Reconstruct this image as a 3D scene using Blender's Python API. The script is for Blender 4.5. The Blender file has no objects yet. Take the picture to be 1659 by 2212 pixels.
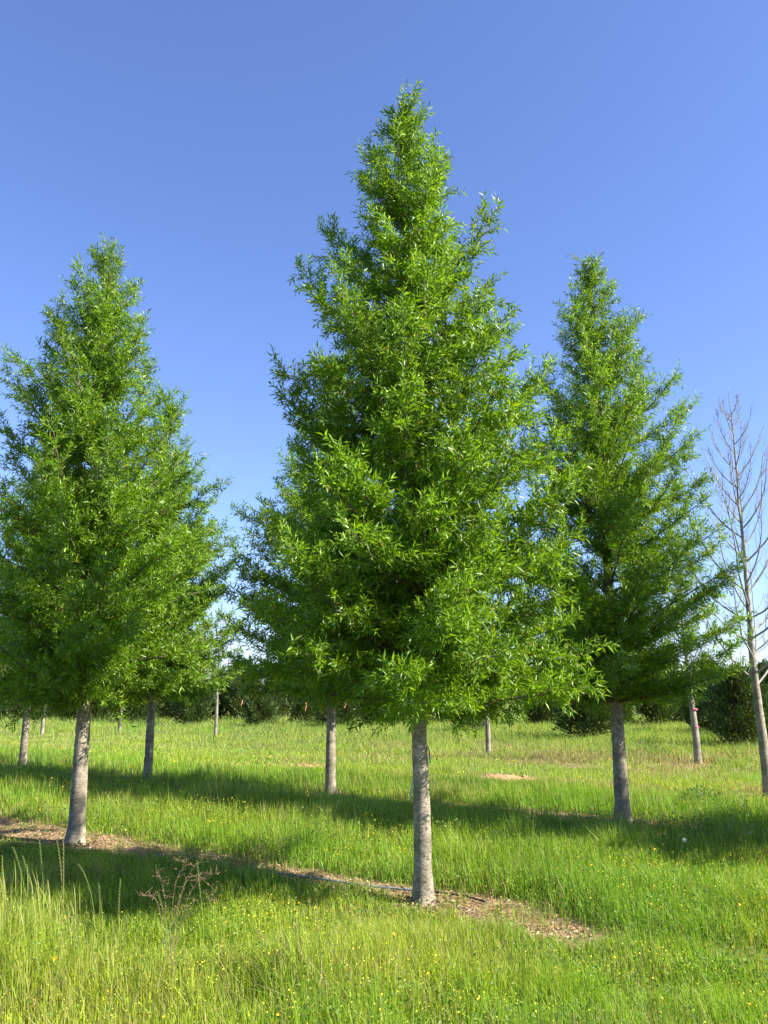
import bpy, math
import numpy as np
from mathutils import Vector

S = bpy.context.scene
COL = S.collection
rad = math.radians

# ------------------------------------------------------------------ camera, sky, sun, exposure
EYE = 1.65
TILT = 12.45
cd = bpy.data.cameras.new("camera")
cam = bpy.data.objects.new("camera", cd)
COL.objects.link(cam)
cd.sensor_fit = 'VERTICAL'
cd.sensor_height = 36.0
cd.lens = 29.03
cd.clip_start = 0.05
cd.clip_end = 3000
cam.location = (0, 0, EYE)
cam.rotation_euler = (rad(90 + TILT), 0, 0)
S.camera = cam

SUN_EL = 38.0
SH_A = 18.0                                   # shadows run to the left, a little away from the camera
shadow_dir = Vector((-math.cos(rad(SH_A)), math.sin(rad(SH_A)), 0))
to_sun = Vector((-shadow_dir.x * math.cos(rad(SUN_EL)), -shadow_dir.y * math.cos(rad(SUN_EL)), math.sin(rad(SUN_EL))))

W = bpy.data.worlds.new("World")
S.world = W
W.use_nodes = True
nt = W.node_tree
sky = nt.nodes.new('ShaderNodeTexSky')
sky.sky_type = 'NISHITA'
sky.sun_disc = False
sky.sun_elevation = rad(SUN_EL)
sky.sun_rotation = math.atan2(to_sun.x, to_sun.y)
sky.altitude = 100
sky.air_density = 1.0
sky.dust_density = 0.45
sky.ozone_density = 3.0
bg = nt.nodes['Background']
bg.inputs['Strength'].default_value = 0.074
wb = nt.nodes.new('ShaderNodeMix')            # the camera's white balance of the clear sky
wb.data_type = 'RGBA'
wb.blend_type = 'MULTIPLY'
wb.inputs[0].default_value = 1.0
wb.inputs[7].default_value = (0.92, 0.96, 1.25, 1)
nt.links.new(sky.outputs[0], wb.inputs[6])
nt.links.new(wb.outputs[2], bg.inputs[0])

sd = bpy.data.lights.new("sun", 'SUN')
sd.energy = 5.0
sd.angle = rad(0.53)
sd.color = (1.0, 0.93, 0.80)
sun = bpy.data.objects.new("sun", sd)
COL.objects.link(sun)
sun.rotation_euler = to_sun.to_track_quat('Z', 'Y').to_euler()
sun.location = (20, -5, 30)

S.view_settings.view_transform = 'Standard'
S.view_settings.look = 'None'
S.view_settings.gamma = 1.0
S.view_settings.use_curve_mapping = False
S.view_settings.exposure = 1.6
S.cycles.max_bounces = 8
S.cycles.transmission_bounces = 6
S.cycles.diffuse_bounces = 4

# ------------------------------------------------------------------ helpers
F_PX, CX, CY = 1784.0, 829.5, 1106.0
_t = rad(TILT)


def ray(px, py):
    x = (px - CX) / F_PX
    y = -(py - CY) / F_PX
    return np.array((x, math.cos(_t) - y * math.sin(_t), math.sin(_t) + y * math.cos(_t)))


def on_ground(px, py, z=0.0):
    d = ray(px, py)
    s = (z - EYE) / d[2]
    return d[0] * s, d[1] * s


def at_dist(px, py, Y):
    d = ray(px, py)
    s = Y / d[1]
    return np.array((d[0] * s, Y, EYE + d[2] * s))


def hash2(ix, iy, seed):
    h = np.sin(ix * 127.1 + iy * 311.7 + seed * 74.7) * 43758.5453
    return h - np.floor(h)


def noise2(x, y, seed=0):
    x = np.asarray(x, float)
    y = np.asarray(y, float)
    ix = np.floor(x)
    iy = np.floor(y)
    fx = x - ix
    fy = y - iy
    fx = fx * fx * (3 - 2 * fx)
    fy = fy * fy * (3 - 2 * fy)
    a = hash2(ix, iy, seed)
    b = hash2(ix + 1, iy, seed)
    c = hash2(ix, iy + 1, seed)
    d = hash2(ix + 1, iy + 1, seed)
    return (a * (1 - fx) + b * fx) * (1 - fy) + (c * (1 - fx) + d * fx) * fy


def fbm(x, y, seed=0, oct=3):
    v = 0
    amp = 0.5
    tot = 0
    for k in range(oct):
        v = v + amp * noise2(np.asarray(x) * 2 ** k, np.asarray(y) * 2 ** k, seed + k * 7)
        tot += amp
        amp *= 0.5
    return v / tot


def sstep(a, b, x):
    t = np.clip((np.asarray(x, float) - a) / (b - a), 0, 1)
    return t * t * (3 - 2 * t)


def unit(v):
    return v / np.maximum(np.linalg.norm(v, axis=-1, keepdims=True), 1e-9)


def mesh_np(name, V, F, mat=None, tint=None, smooth=False, extra=None):
    """F: (m,k) index array or a list of such arrays."""
    Fs = F if isinstance(F, list) else [F]
    Fs = [np.asarray(f, np.int32) for f in Fs if len(f)]
    V = np.asarray(V, np.float32)
    me = bpy.data.meshes.new(name)
    me.vertices.add(len(V))
    me.vertices.foreach_set('co', V.ravel())
    nl = sum(f.size for f in Fs)
    me.loops.add(nl)
    me.loops.foreach_set('vertex_index', np.concatenate([f.ravel() for f in Fs]))
    starts = []
    o = 0
    for f in Fs:
        starts.append(o + np.arange(len(f)) * f.shape[1])
        o += f.size
    starts = np.concatenate(starts).astype(np.int32)
    me.polygons.add(len(starts))
    me.polygons.foreach_set('loop_start', starts)
    me.update(calc_edges=True)
    if smooth:
        me.polygons.foreach_set('use_smooth', np.ones(len(starts), bool))
    if tint is not None:
        a = me.attributes.new('tint', 'FLOAT_COLOR', 'POINT')
        t4 = np.ones((len(V), 4), np.float32)
        t4[:, :3] = tint
        a.data.foreach_set('color', t4.ravel())
    if extra:
        for k, arr in extra.items():
            a = me.attributes.new(k, 'FLOAT', 'POINT')
            a.data.foreach_set('value', np.asarray(arr, np.float32))
    if mat:
        me.materials.append(mat)
    return me


def obj(name, me, parent=None, loc=None):
    o = bpy.data.objects.new(name, me)
    COL.objects.link(o)
    if parent:
        o.parent = parent
    if loc is not None:
        o.location = loc
    return o


def thing(name, label, cat, loc=(0, 0, 0), rz=0.0, group=None, me=None):
    o = bpy.data.objects.new(name, me)
    COL.objects.link(o)
    o.location = loc
    o.rotation_euler = (0, 0, rz)
    o['label'] = label
    o['category'] = cat
    if group:
        o['group'] = group
    return o


def copy_thing(root, label, loc, rz=0.0, scale=(1, 1, 1), group=None):
    r = root.copy()
    COL.objects.link(r)
    r.location = loc
    r.rotation_euler = (0, 0, rz)
    r.scale = scale
    r['label'] = label
    if group:
        r['group'] = group
    for ch in list(root.children):
        c = ch.copy()
        COL.objects.link(c)
        c.parent = r
        for g in ch.children:
            d = g.copy()
            COL.objects.link(d)
            d.parent = c
    return r


def tube(pts, rads, n=8, cap=True):
    """tapered tube along points -> V, [quads, tris]"""
    pts = np.asarray(pts, float)
    rads = np.asarray(rads, float)
    m = len(pts)
    tan = unit(np.gradient(pts, axis=0))
    ref = np.array((0, 0, 1.0)) if abs(tan[0][2]) < 0.9 else np.array((1.0, 0, 0))
    s = unit(np.cross(tan, ref))
    b = np.cross(tan, s)
    ang = np.linspace(0, 2 * np.pi, n, endpoint=False)
    V = (pts[:, None, :] + rads[:, None, None] * (np.cos(ang)[None, :, None] * s[:, None, :] + np.sin(ang)[None, :, None] * b[:, None, :])).reshape(-1, 3)
    i = np.arange(m - 1)[:, None] * n
    j = np.arange(n)[None, :]
    q = np.stack([i + j, i + (j + 1) % n, i + n + (j + 1) % n, i + n + j], -1).reshape(-1, 4)
    tris = np.zeros((0, 3), int)
    if cap:
        V = np.vstack([V, pts[-1:]])
        k = len(V) - 1
        base = (m - 1) * n
        tris = np.array([[base + a, base + (a + 1) % n, k] for a in range(n)])
    return V, q, tris


class Acc:
    """collects pieces into one mesh"""
    def __init__(self):
        self.V = []
        self.Q = []
        self.T = []
        self.C = []
        self.n = 0

    def add(self, V, q=None, t=None, col=None):
        V = np.asarray(V, float)
        if q is not None and len(q):
            self.Q.append(np.asarray(q) + self.n)
        if t is not None and len(t):
            self.T.append(np.asarray(t) + self.n)
        if col is not None:
            c = np.empty((len(V), 3))
            c[:] = col
            self.C.append(c)
        self.V.append(V)
        self.n += len(V)

    def mesh(self, name, mat, smooth=False):
        F = []
        if self.Q:
            F.append(np.concatenate(self.Q))
        if self.T:
            F.append(np.concatenate(self.T))
        return mesh_np(name, np.concatenate(self.V), F, mat, np.concatenate(self.C) if self.C else None, smooth)


# ------------------------------------------------------------------ materials
def new_mat(name):
    m = bpy.data.materials.new(name)
    m.use_nodes = True
    t = m.node_tree
    for n in list(t.nodes):
        t.nodes.remove(n)
    out = t.nodes.new('ShaderNodeOutputMaterial')
    return m, t, out


def leafy(name, rough=0.45, trans=0.4, spec=0.5, tmul=(1.35, 1.35, 0.6), noise_amt=0.0):
    """two-sided leaf: glossy diffuse plus light coming through; colour from the 'tint' attribute"""
    m, t, out = new_mat(name)
    at = t.nodes.new('ShaderNodeAttribute')
    at.attribute_name = 'tint'
    p = t.nodes.new('ShaderNodeBsdfPrincipled')
    p.inputs['Roughness'].default_value = rough
    p.inputs['Specular IOR Level'].default_value = spec
    t.links.new(at.outputs['Color'], p.inputs['Base Color'])
    mul = t.nodes.new('ShaderNodeMix')
    mul.data_type = 'RGBA'
    mul.blend_type = 'MULTIPLY'
    mul.inputs[0].default_value = 1.0
    t.links.new(at.outputs['Color'], mul.inputs[6])
    mul.inputs[7].default_value = (*tmul, 1)
    tr = t.nodes.new('ShaderNodeBsdfTranslucent')
    t.links.new(mul.outputs[2], tr.inputs['Color'])
    mx = t.nodes.new('ShaderNodeMixShader')
    mx.inputs[0].default_value = trans
    t.links.new(p.outputs[0], mx.inputs[1])
    t.links.new(tr.outputs[0], mx.inputs[2])
    t.links.new(mx.outputs[0], out.inputs[0])
    return m


def bark(name, c1, c2, c3, scale=9.0, bump=0.5):
    m, t, out = new_mat(name)
    tc = t.nodes.new('ShaderNodeTexCoord')
    mp = t.nodes.new('ShaderNodeMapping')
    mp.inputs['Scale'].default_value = (1, 1, 1.7)
    t.links.new(tc.outputs['Object'], mp.inputs[0])
    n1 = t.nodes.new('ShaderNodeTexNoise')
    n1.inputs['Scale'].default_value = scale
    n1.inputs['Detail'].default_value = 8
    n1.inputs['Roughness'].default_value = 0.68
    t.links.new(mp.outputs[0], n1.inputs['Vector'])
    n2 = t.nodes.new('ShaderNodeTexNoise')
    n2.inputs['Scale'].default_value = scale * 5
    n2.inputs['Detail'].default_value = 6
    t.links.new(mp.outputs[0], n2.inputs['Vector'])
    r1 = t.nodes.new('ShaderNodeValToRGB')
    r1.color_ramp.elements[0].position = 0.36
    r1.color_ramp.elements[0].color = (*c1, 1)
    r1.color_ramp.elements[1].position = 0.62
    r1.color_ramp.elements[1].color = (*c2, 1)
    t.links.new(n1.outputs[0], r1.inputs[0])
    r2 = t.nodes.new('ShaderNodeValToRGB')
    r2.color_ramp.elements[0].position = 0.52
    r2.color_ramp.elements[0].color = (0, 0, 0, 1)
    r2.color_ramp.elements[1].position = 0.70
    r2.color_ramp.elements[1].color = (1, 1, 1, 1)
    t.links.new(n2.outputs[0], r2.inputs[0])
    mx = t.nodes.new('ShaderNodeMix')
    mx.data_type = 'RGBA'
    t.links.new(r2.outputs[0], mx.inputs[0])
    t.links.new(r1.outputs[0], mx.inputs[6])
    mx.inputs[7].default_value = (*c3, 1)
    n3 = t.nodes.new('ShaderNodeTexNoise')
    n3.inputs['Scale'].default_value = 3.2
    n3.inputs['Detail'].default_value = 4
    t.links.new(tc.outputs['Object'], n3.inputs['Vector'])
    r3 = t.nodes.new('ShaderNodeValToRGB')
    r3.color_ramp.elements[0].position = 0.35
    r3.color_ramp.elements[0].color = (0.60, 0.62, 0.55, 1)
    r3.color_ramp.elements[1].position = 0.6
    r3.color_ramp.elements[1].color = (1.12, 1.08, 1.04, 1)
    t.links.new(n3.outputs[0], r3.inputs[0])
    m3 = t.nodes.new('ShaderNodeMix')
    m3.data_type = 'RGBA'
    m3.blend_type = 'MULTIPLY'
    m3.inputs[0].default_value = 1.0
    t.links.new(mx.outputs[2], m3.inputs[6])
    t.links.new(r3.outputs[0], m3.inputs[7])
    p = t.nodes.new('ShaderNodeBsdfPrincipled')
    p.inputs['Roughness'].default_value = 0.9
    p.inputs['Specular IOR Level'].default_value = 0.2
    t.links.new(m3.outputs[2], p.inputs['Base Color'])
    ad = t.nodes.new('ShaderNodeMath')
    ad.operation = 'ADD'
    t.links.new(n1.outputs[0], ad.inputs[0])
    t.links.new(n2.outputs[0], ad.inputs[1])
    bp = t.nodes.new('ShaderNodeBump')
    bp.inputs['Strength'].default_value = bump
    bp.inputs['Distance'].default_value = 0.02
    t.links.new(ad.outputs[0], bp.inputs['Height'])
    t.links.new(bp.outputs[0], p.inputs['Normal'])
    t.links.new(p.outputs[0], out.inputs[0])
    return m


def tinted(name, rough=0.8, spec=0.3):
    m, t, out = new_mat(name)
    at = t.nodes.new('ShaderNodeAttribute')
    at.attribute_name = 'tint'
    p = t.nodes.new('ShaderNodeBsdfPrincipled')
    p.inputs['Roughness'].default_value = rough
    p.inputs['Specular IOR Level'].default_value = spec
    t.links.new(at.outputs['Color'], p.inputs['Base Color'])
    t.links.new(p.outputs[0], out.inputs[0])
    return m


def plain(name, c, rough=0.5, var=0.2, scale=30):
    m, t, out = new_mat(name)
    tc = t.nodes.new('ShaderNodeTexCoord')
    n = t.nodes.new('ShaderNodeTexNoise')
    n.inputs['Scale'].default_value = scale
    n.inputs['Detail'].default_value = 5
    t.links.new(tc.outputs['Object'], n.inputs['Vector'])
    r = t.nodes.new('ShaderNodeValToRGB')
    r.color_ramp.elements[0].position = 0.3
    r.color_ramp.elements[0].color = (*[v * (1 - var) for v in c], 1)
    r.color_ramp.elements[1].position = 0.7
    r.color_ramp.elements[1].color = (*[min(1, v * (1 + var)) for v in c], 1)
    t.links.new(n.outputs[0], r.inputs[0])
    p = t.nodes.new('ShaderNodeBsdfPrincipled')
    p.inputs['Roughness'].default_value = rough
    t.links.new(r.outputs[0], p.inputs['Base Color'])
    t.links.new(p.outputs[0], out.inputs[0])
    return m


M_LEAF = leafy('oak_leaf', rough=0.40, trans=0.41, spec=0.5, tmul=(1.6, 1.5, 0.5))
M_GRASS = leafy('grass_blade', rough=0.5, trans=0.42, spec=0.35, tmul=(1.2, 1.2, 0.6))
M_CONIFER = leafy('conifer_spray', rough=0.6, trans=0.15, spec=0.3)
M_FLOWER = leafy('petal', rough=0.6, trans=0.3, spec=0.2, tmul=(1, 1, 1))
M_BARK = bark('oak_bark', (0.165, 0.143, 0.112), (0.36, 0.325, 0.26), (0.085, 0.072, 0.056))
M_BARK_PALE = bark('pale_bark', (0.20, 0.178, 0.145), (0.36, 0.325, 0.27), (0.12, 0.105, 0.085), scale=7)
M_TWIG = plain('branch_bark', (0.11, 0.09, 0.066), 0.9)
M_TWIG_PALE = plain('bare_twig_bark', (0.25, 0.245, 0.225), 0.85)
M_LITTER = tinted('dry_litter', 0.85)
M_DRY = tinted('dry_stem', 0.8)
M_SOIL = plain('orange_soil', (0.36, 0.20, 0.10), 0.95, 0.35, 14)
M_PIPE = plain('grey_polythene', (0.20, 0.22, 0.25), 0.45, 0.35, 25)
M_HOSE = plain('black_polythene', (0.025, 0.025, 0.027), 0.4, 0.3, 25)
M_TWINE = plain('blue_twine', (0.05, 0.06, 0.30), 0.6)
M_TIE = plain('pale_blue_tape', (0.20, 0.36, 0.55), 0.5)
M_PINK = plain('pink_tape', (0.75, 0.10, 0.22), 0.5)
M_SALMON = plain('salmon_tape', (0.60, 0.20, 0.14), 0.5)

# ------------------------------------------------------------------ lie of the land
NX, NY = 0.58, 0.814                       # across the rows
UX, UY = -0.814, 0.58                      # along the rows, to the left and away
ROW1, ROW2 = 6.06, 11.10


def row_d(x, y):
    return NX * x + NY * y


def row_t(x, y):
    return UX * x + UY * y


def gz(x, y):
    return 0.05 * (fbm(np.asarray(x) * 0.35, np.asarray(y) * 0.35, 3, 3) - 0.5)


def bare(x, y):
    """0 = full sward, 1 = bare mulch and soil"""
    x = np.asarray(x, float)
    y = np.asarray(y, float)
    d = row_d(x, y)
    t = row_t(x, y)
    wob = (fbm(x * 1.3, y * 1.3, 21, 3) - 0.5)
    w1 = 0.35 + 0.6 * wob + 0.14 * sstep(6.5, 8.0, t)
    b1 = 1 - sstep(w1 * 0.6, w1 + 0.12, np.abs(d - ROW1 - 0.17 + 0.25 * wob))
    b1 = b1 * sstep(2.7, 3.3, t + 0.6 * wob)
    b1 = b1 * (0.74 + 0.26 * sstep(0.36, 0.58, fbm(x * 2.2, y * 2.2, 33, 3)))
    w2 = 0.46 + 0.4 * wob
    b2 = 1 - sstep(w2 * 0.6, w2 + 0.12, np.abs(d - ROW2 - 0.02 + 0.25 * wob))
    b2 = b2 * (0.35 + 0.65 * sstep(0.35, 0.6, fbm(x * 0.5, y * 0.5, 31, 2)))
    out = np.maximum(b1, b2)
    for (cx, cy, r, s) in BARE_SPOTS:
        rr = np.hypot(x - cx, (y - cy) / 1.2)
        out = np.maximum(out, s * (1 - sstep(r * 0.45, r, rr + 0.5 * r * wob)))
    return np.clip(out, 0, 1)


BARE_SPOTS = []
for (px, py, r, s) in ((1195, 2008, 0.50, 0.85), (1085, 1682, 0.9, 0.7), (655, 1655, 0.9, 0.55), (1460, 1655, 1.0, 0.6),
                       (1420, 1640, 1.2, 0.5), (1250, 1655, 0.9, 0.5), (1600, 1722, 0.6, 0.6), (1560, 1690, 0.6, 0.4), (950, 1950, 0.4, 0.8),
                       (1120, 1965, 0.4, 0.8), (1640, 2075, 0.35, 0.35), (1390, 2140, 0.3, 0.35)):
    gx, gy = on_ground(px, py)
    BARE_SPOTS.append((gx, gy, r, s))
for gx, gy in ((3.12, 11.39), (-0.91, 14.66), (-4.55, 16.61), (-8.26, 19.66), (6.28, 14.27), (7.65, 20.95)):
    BARE_SPOTS.append((gx - 0.05, gy - 0.15, 0.55, 0.8))


def axis(lo, hi, dlo, dhi, fine, grow=1.22):
    a = list(np.arange(dlo, dhi + 1e-6, fine))
    step = fine
    v = dhi
    while v < hi:
        step *= grow
        v += step
        a.append(v)
    step = fine
    v = dlo
    pre = []
    while v > lo:
        step *= grow
        v -= step
        pre.append(v)
    return np.array(pre[::-1] + a)


xs = axis(-700, 700, -9, 9, 0.13)
ys = axis(-60, 1200, 2.5, 19, 0.13)
GX, GY = np.meshgrid(xs, ys)
gv = np.stack([GX.ravel(), GY.ravel(), gz(GX.ravel(), GY.ravel())], -1)
nxn = len(xs)
ii = (np.arange(len(ys) - 1)[:, None] * nxn + np.arange(nxn - 1)[None, :]).ravel()
gq = np.stack([ii, ii + 1, ii + nxn + 1, ii + nxn], -1)

gm, t, out = new_mat('meadow_ground')
tc = t.nodes.new('ShaderNodeTexCoord')
at = t.nodes.new('ShaderNodeAttribute')
at.attribute_name = 'bare'


def nz(scale, detail=6):
    n = t.nodes.new('ShaderNodeTexNoise')
    n.inputs['Scale'].default_value = scale
    n.inputs['Detail'].default_value = detail
    n.inputs['Roughness'].default_value = 0.65
    t.links.new(tc.outputs['Object'], n.inputs['Vector'])
    return n


def ramp(n, stops):
    r = t.nodes.new('ShaderNodeValToRGB')
    e = r.color_ramp.elements
    e[0].position, e[0].color = stops[0][0], (*stops[0][1], 1)
    e[1].position, e[1].color = stops[1][0], (*stops[1][1], 1)
    for pz, c in stops[2:]:
        q = e.new(pz)
        q.color = (*c, 1)
    t.links.new(n.outputs[0], r.inputs[0])
    return r


sw = ramp(nz(0.6), [(0.3, (0.085, 0.13, 0.022)), (0.7, (0.15, 0.17, 0.035))])
so = ramp(nz(7.0, 8), [(0.3, (0.15, 0.095, 0.055)), (0.72, (0.40, 0.29, 0.18)), (0.5, (0.28, 0.185, 0.105))])
mx = t.nodes.new('ShaderNodeMix')
mx.data_type = 'RGBA'
t.links.new(at.outputs['Fac'], mx.inputs[0])
t.links.new(sw.outputs[0], mx.inputs[6])
t.links.new(so.outputs[0], mx.inputs[7])
p = t.nodes.new('ShaderNodeBsdfPrincipled')
p.inputs['Roughness'].default_value = 0.95
p.inputs['Specular IOR Level'].default_value = 0.1
t.links.new(mx.outputs[2], p.inputs['Base Color'])
bn = nz(22, 8)
bp = t.nodes.new('ShaderNodeBump')
bp.inputs['Strength'].default_value = 0.8
bp.inputs['Distance'].default_value = 0.03
t.links.new(bn.outputs[0], bp.inputs['Height'])
t.links.new(bp.outputs[0], p.inputs['Normal'])
t.links.new(p.outputs[0], out.inputs[0])
ground = obj('ground', mesh_np('ground', gv, gq, gm, None, True, {'bare': bare(gv[:, 0], gv[:, 1])}))
ground['kind'] = 'structure'

# ------------------------------------------------------------------ willow oaks
UP = np.array((0, 0, 1.0))


def bez(p0, p1, p2, s):
    s = np.asarray(s)[..., None]
    return (1 - s) ** 2 * p0 + 2 * s * (1 - s) * p1 + s * s * p2


def bez_d(p0, p1, p2, s):
    s = np.asarray(s)[..., None]
    return unit(2 * (1 - s) * (p1 - p0) + 2 * s * (p2 - p1))


def leaves_mesh(name, P, D, N, L, Wd, tint, mat):
    """one folded diamond per leaf; P base, D direction, N normal"""
    n = len(P)
    side = unit(np.cross(D, N))
    nn = np.cross(side, D)
    V = np.empty((n, 4, 3))
    mid = P + D * (L * 0.42)[:, None]
    fold = nn * (Wd * 0.22)[:, None]
    V[:, 0] = P
    V[:, 1] = mid + side * (Wd * 0.5)[:, None] + fold
    V[:, 2] = P + D * L[:, None] - nn * (L * 0.10)[:, None]
    V[:, 3] = mid - side * (Wd * 0.5)[:, None] + fold
    i = np.arange(n)[:, None] * 4
    T = np.concatenate([i + np.array([[0, 1, 2]]), i + np.array([[0, 2, 3]])], 1).reshape(-1, 3)
    return mesh_np(name, V.reshape(-1, 3), T, mat, np.repeat(tint, 4, 0))


def willow_oak(seed, H, prof, r_base, r_bole, lean=(0, 0), n_prim=62, sec_step=0.085, twig_step=0.05, leaf_step=0.0125,
               leaf_len=0.072, horns=(), base_h=1.62, wide=None, sides=22):
    """returns dict of meshes: trunk, branches[], crown. prof: list of (height, radius)."""
    rg = np.random.default_rng(seed)
    ph = np.array([a for a, b in prof])
    pr = np.array([b for a, b in prof])

    def R(h):
        return np.interp(h, ph, pr)
    # trunk line
    hz = np.concatenate([[-0.12, 0.0, 0.04, 0.09, 0.16, 0.25], np.linspace(0.30, 1.9, 44), np.linspace(2.0, H - 0.1, 40)])
    wx = np.cumsum(rg.normal(0, 0.0018, len(hz)))
    wy = np.cumsum(rg.normal(0, 0.0018, len(hz)))
    fr = np.clip(hz / H, 0, 1)
    wx = wx - wx[20]
    wy = wy - wy[20]
    tx = lean[0] * fr ** 1.5 + wx * sstep(0.1, 1.5, hz)
    ty = lean[1] * fr ** 1.5 + wy * sstep(0.1, 1.5, hz)

    def axis_at(h):
        return np.stack([np.interp(h, hz, tx), np.interp(h, hz, ty), h], -1)
    rb = np.interp(hz, [-0.12, 0, 0.25, base_h, H * 0.6, H], [r_base * 1.45, r_base * 1.20, r_base * 0.97, r_bole, r_bole * 0.5, 0.006])
    V, q, tr = tube(np.stack([tx, ty, hz], -1), rb, sides)
    # lumps and old branch collars
    m = len(hz)
    Vr = V[:-1].reshape(m, sides, 3)
    ang = np.linspace(0, 2 * np.pi, sides, endpoint=False)
    c = np.stack([tx, ty, hz], -1)[:, None, :]
    k = 1 + 0.045 * (noise2(np.cos(ang)[None, :] * 1.6 + 9 + 0 * hz[:, None], np.sin(ang)[None, :] * 1.6 + hz[:, None] * 5, seed) - 0.5) * 2
    k = k + 0.03 * (hash2(np.round(hz * 12)[:, None] + 0 * ang[None, :], 0 * hz[:, None] + 0 * ang[None, :], seed + 4) - 0.5)
    for _ in range(7):
        zs, as_, rs = rg.uniform(0.35, 1.7), rg.uniform(0, 6.28), rg.uniform(0.018, 0.035)
        da = (ang[None, :] - as_ + np.pi) % (2 * np.pi) - np.pi
        k = k + rg.uniform(0.07, 0.14) * np.exp(-((hz[:, None] - zs) / rs) ** 2 - (da * r_base / (rs * 1.5)) ** 2)
    flare = 1 + 0.24 * np.exp(-np.maximum(hz, 0) / 0.08)[:, None] * (0.5 + 0.5 * np.cos(ang * 5 + seed))[None, :]
    Vr = c + (Vr - c) * (k * flare)[:, :, None]
    V[:-1] = Vr.reshape(-1, 3)
    trunk = mesh_np('trunk', V, [q, tr], M_BARK, None, True)

    # primaries: tips spread over the crown's surface
    hh = np.linspace(base_h - 0.02, H - 0.02, 400)
    wgt = R(hh) ** 1.0 + 0.30
    cdf = np.cumsum(wgt) / wgt.sum()
    zt = np.interp((np.arange(n_prim) + rg.uniform(0.1, 0.9, n_prim)) / n_prim, cdf, hh)
    az = np.arange(n_prim) * 2.39996 + rg.uniform(-0.5, 0.5, n_prim) + seed
    reach = R(zt) * rg.uniform(0.82, 1.09, n_prim)
    reach = reach * (0.80 + 0.36 * noise2(az % 6.2832 * 1.3 + seed, zt * 1.6, seed))
    if wide is not None:
        reach = reach * (1 + wide[1] * np.cos(az - wide[0]))
    u = np.clip((zt - base_h) / (H - base_h), 0, 1)
    el = np.radians(np.interp(u, [0, 0.08, 0.3, 0.6, 0.85, 1.0], [2, 14, 30, 42, 55, 72])) + rg.normal(0, 0.12, n_prim)
    z0 = zt - reach * np.tan(el)
    z0 = np.clip(z0, base_h - 0.08, H - 0.15)
    for (hzt, haz, hr, hz0) in horns:
        zt = np.append(zt, hzt)
        az = np.append(az, haz)
        reach = np.append(reach, hr)
        z0 = np.append(z0, hz0)
    n = len(zt)
    p0 = axis_at(z0)
    ax2 = axis_at(np.minimum(zt, H - 0.1))
    p2 = np.stack([ax2[:, 0] + np.cos(az) * reach, ax2[:, 1] + np.sin(az) * reach, zt], -1)
    p1 = p0 * 0.45 + p2 * 0.55
    p1[:, 2] = p0[:, 2] + (p2[:, 2] - p0[:, 2]) * rg.uniform(0.30, 0.62, n)
    p1[:, :2] += rg.normal(0, 0.05, (n, 2))
    Lp = np.linalg.norm(p2 - p0, axis=1)
    # secondaries
    cnt = np.maximum((Lp / sec_step).astype(int), 4)
    idx = np.repeat(np.arange(n), cnt)
    kk = np.arange(len(idx)) - np.repeat(np.cumsum(cnt) - cnt, cnt)
    s = 0.07 + 0.93 * (kk + rg.uniform(0, 0.9, len(idx))) / cnt[idx]
    s = np.minimum(s, 0.995)
    P = bez(p0[idx], p1[idx], p2[idx], s)
    T = bez_d(p0[idx], p1[idx], p2[idx], s)
    side = unit(np.cross(T, UP + rg.normal(0, 0.45, (len(idx), 3))))
    sgn = np.where(kk % 2 == 0, 1, -1)[:, None]
    spread = np.radians(rg.uniform(32, 68, len(idx)))[:, None]
    D = unit(T * np.cos(spread) + side * sgn * np.sin(spread) + UP * rg.uniform(-0.12, 0.38, len(idx))[:, None])
    Ls = (0.10 + 0.46 * np.minimum(1, Lp[idx] / 1.2) * (1 - s) ** 0.7 * rg.uniform(0.5, 1.15, len(idx))) * rg.uniform(0.7, 1.2, len(idx))
    # short spurs all round the limb hide the wood
    cs = np.maximum((Lp / 0.075).astype(int), 3)
    i2 = np.repeat(np.arange(n), cs)
    s2 = rg.uniform(0.12, 0.98, len(i2))
    T2 = bez_d(p0[i2], p1[i2], p2[i2], s2)
    o2 = rg.normal(0, 1, (len(i2), 3))
    o2 = unit(o2 - T2 * np.sum(o2 * T2, 1, keepdims=True))
    P = np.vstack([P, bez(p0[i2], p1[i2], p2[i2], s2)])
    D = np.vstack([D, unit(T2 * 0.7 + o2 * rg.uniform(0.5, 1.2, len(i2))[:, None] + UP * 0.15)])
    Ls = np.append(Ls, rg.uniform(0.06, 0.17, len(i2)))
    idx = np.append(idx, i2)
    # the tip of each primary carries on as a leader shoot
    P = np.vstack([P, p2])
    D = np.vstack([D, unit(bez_d(p0, p1, p2, np.ones(n)) + UP * 0.25)])
    Ls = np.append(Ls, rg.uniform(0.08, 0.20, n))
    sid = np.append(idx, np.arange(n))
    # upper trunk carries shoots too
    nt_ = 210
    ht = H - 0.05 - rg.uniform(0, 1, nt_) ** 1.2 * (H - base_h - 0.2)
    a3 = rg.uniform(0, 6.28, nt_)
    P = np.vstack([P, axis_at(ht), axis_at(np.array([H - 0.1]))])
    e3 = rg.uniform(0.5, 1.1, nt_)
    D = np.vstack([D, np.stack([np.cos(a3) * np.cos(e3), np.sin(a3) * np.cos(e3), np.sin(e3)], -1), [[0.05, 0.02, 1.0]]])
    Ls = np.concatenate([Ls, rg.uniform(0.12, 0.34, nt_), [0.3]])
    sid = np.append(sid, np.full(nt_ + 1, n - 1))
    # branch meshes: each limb with its side shoots
    branches = []
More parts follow.
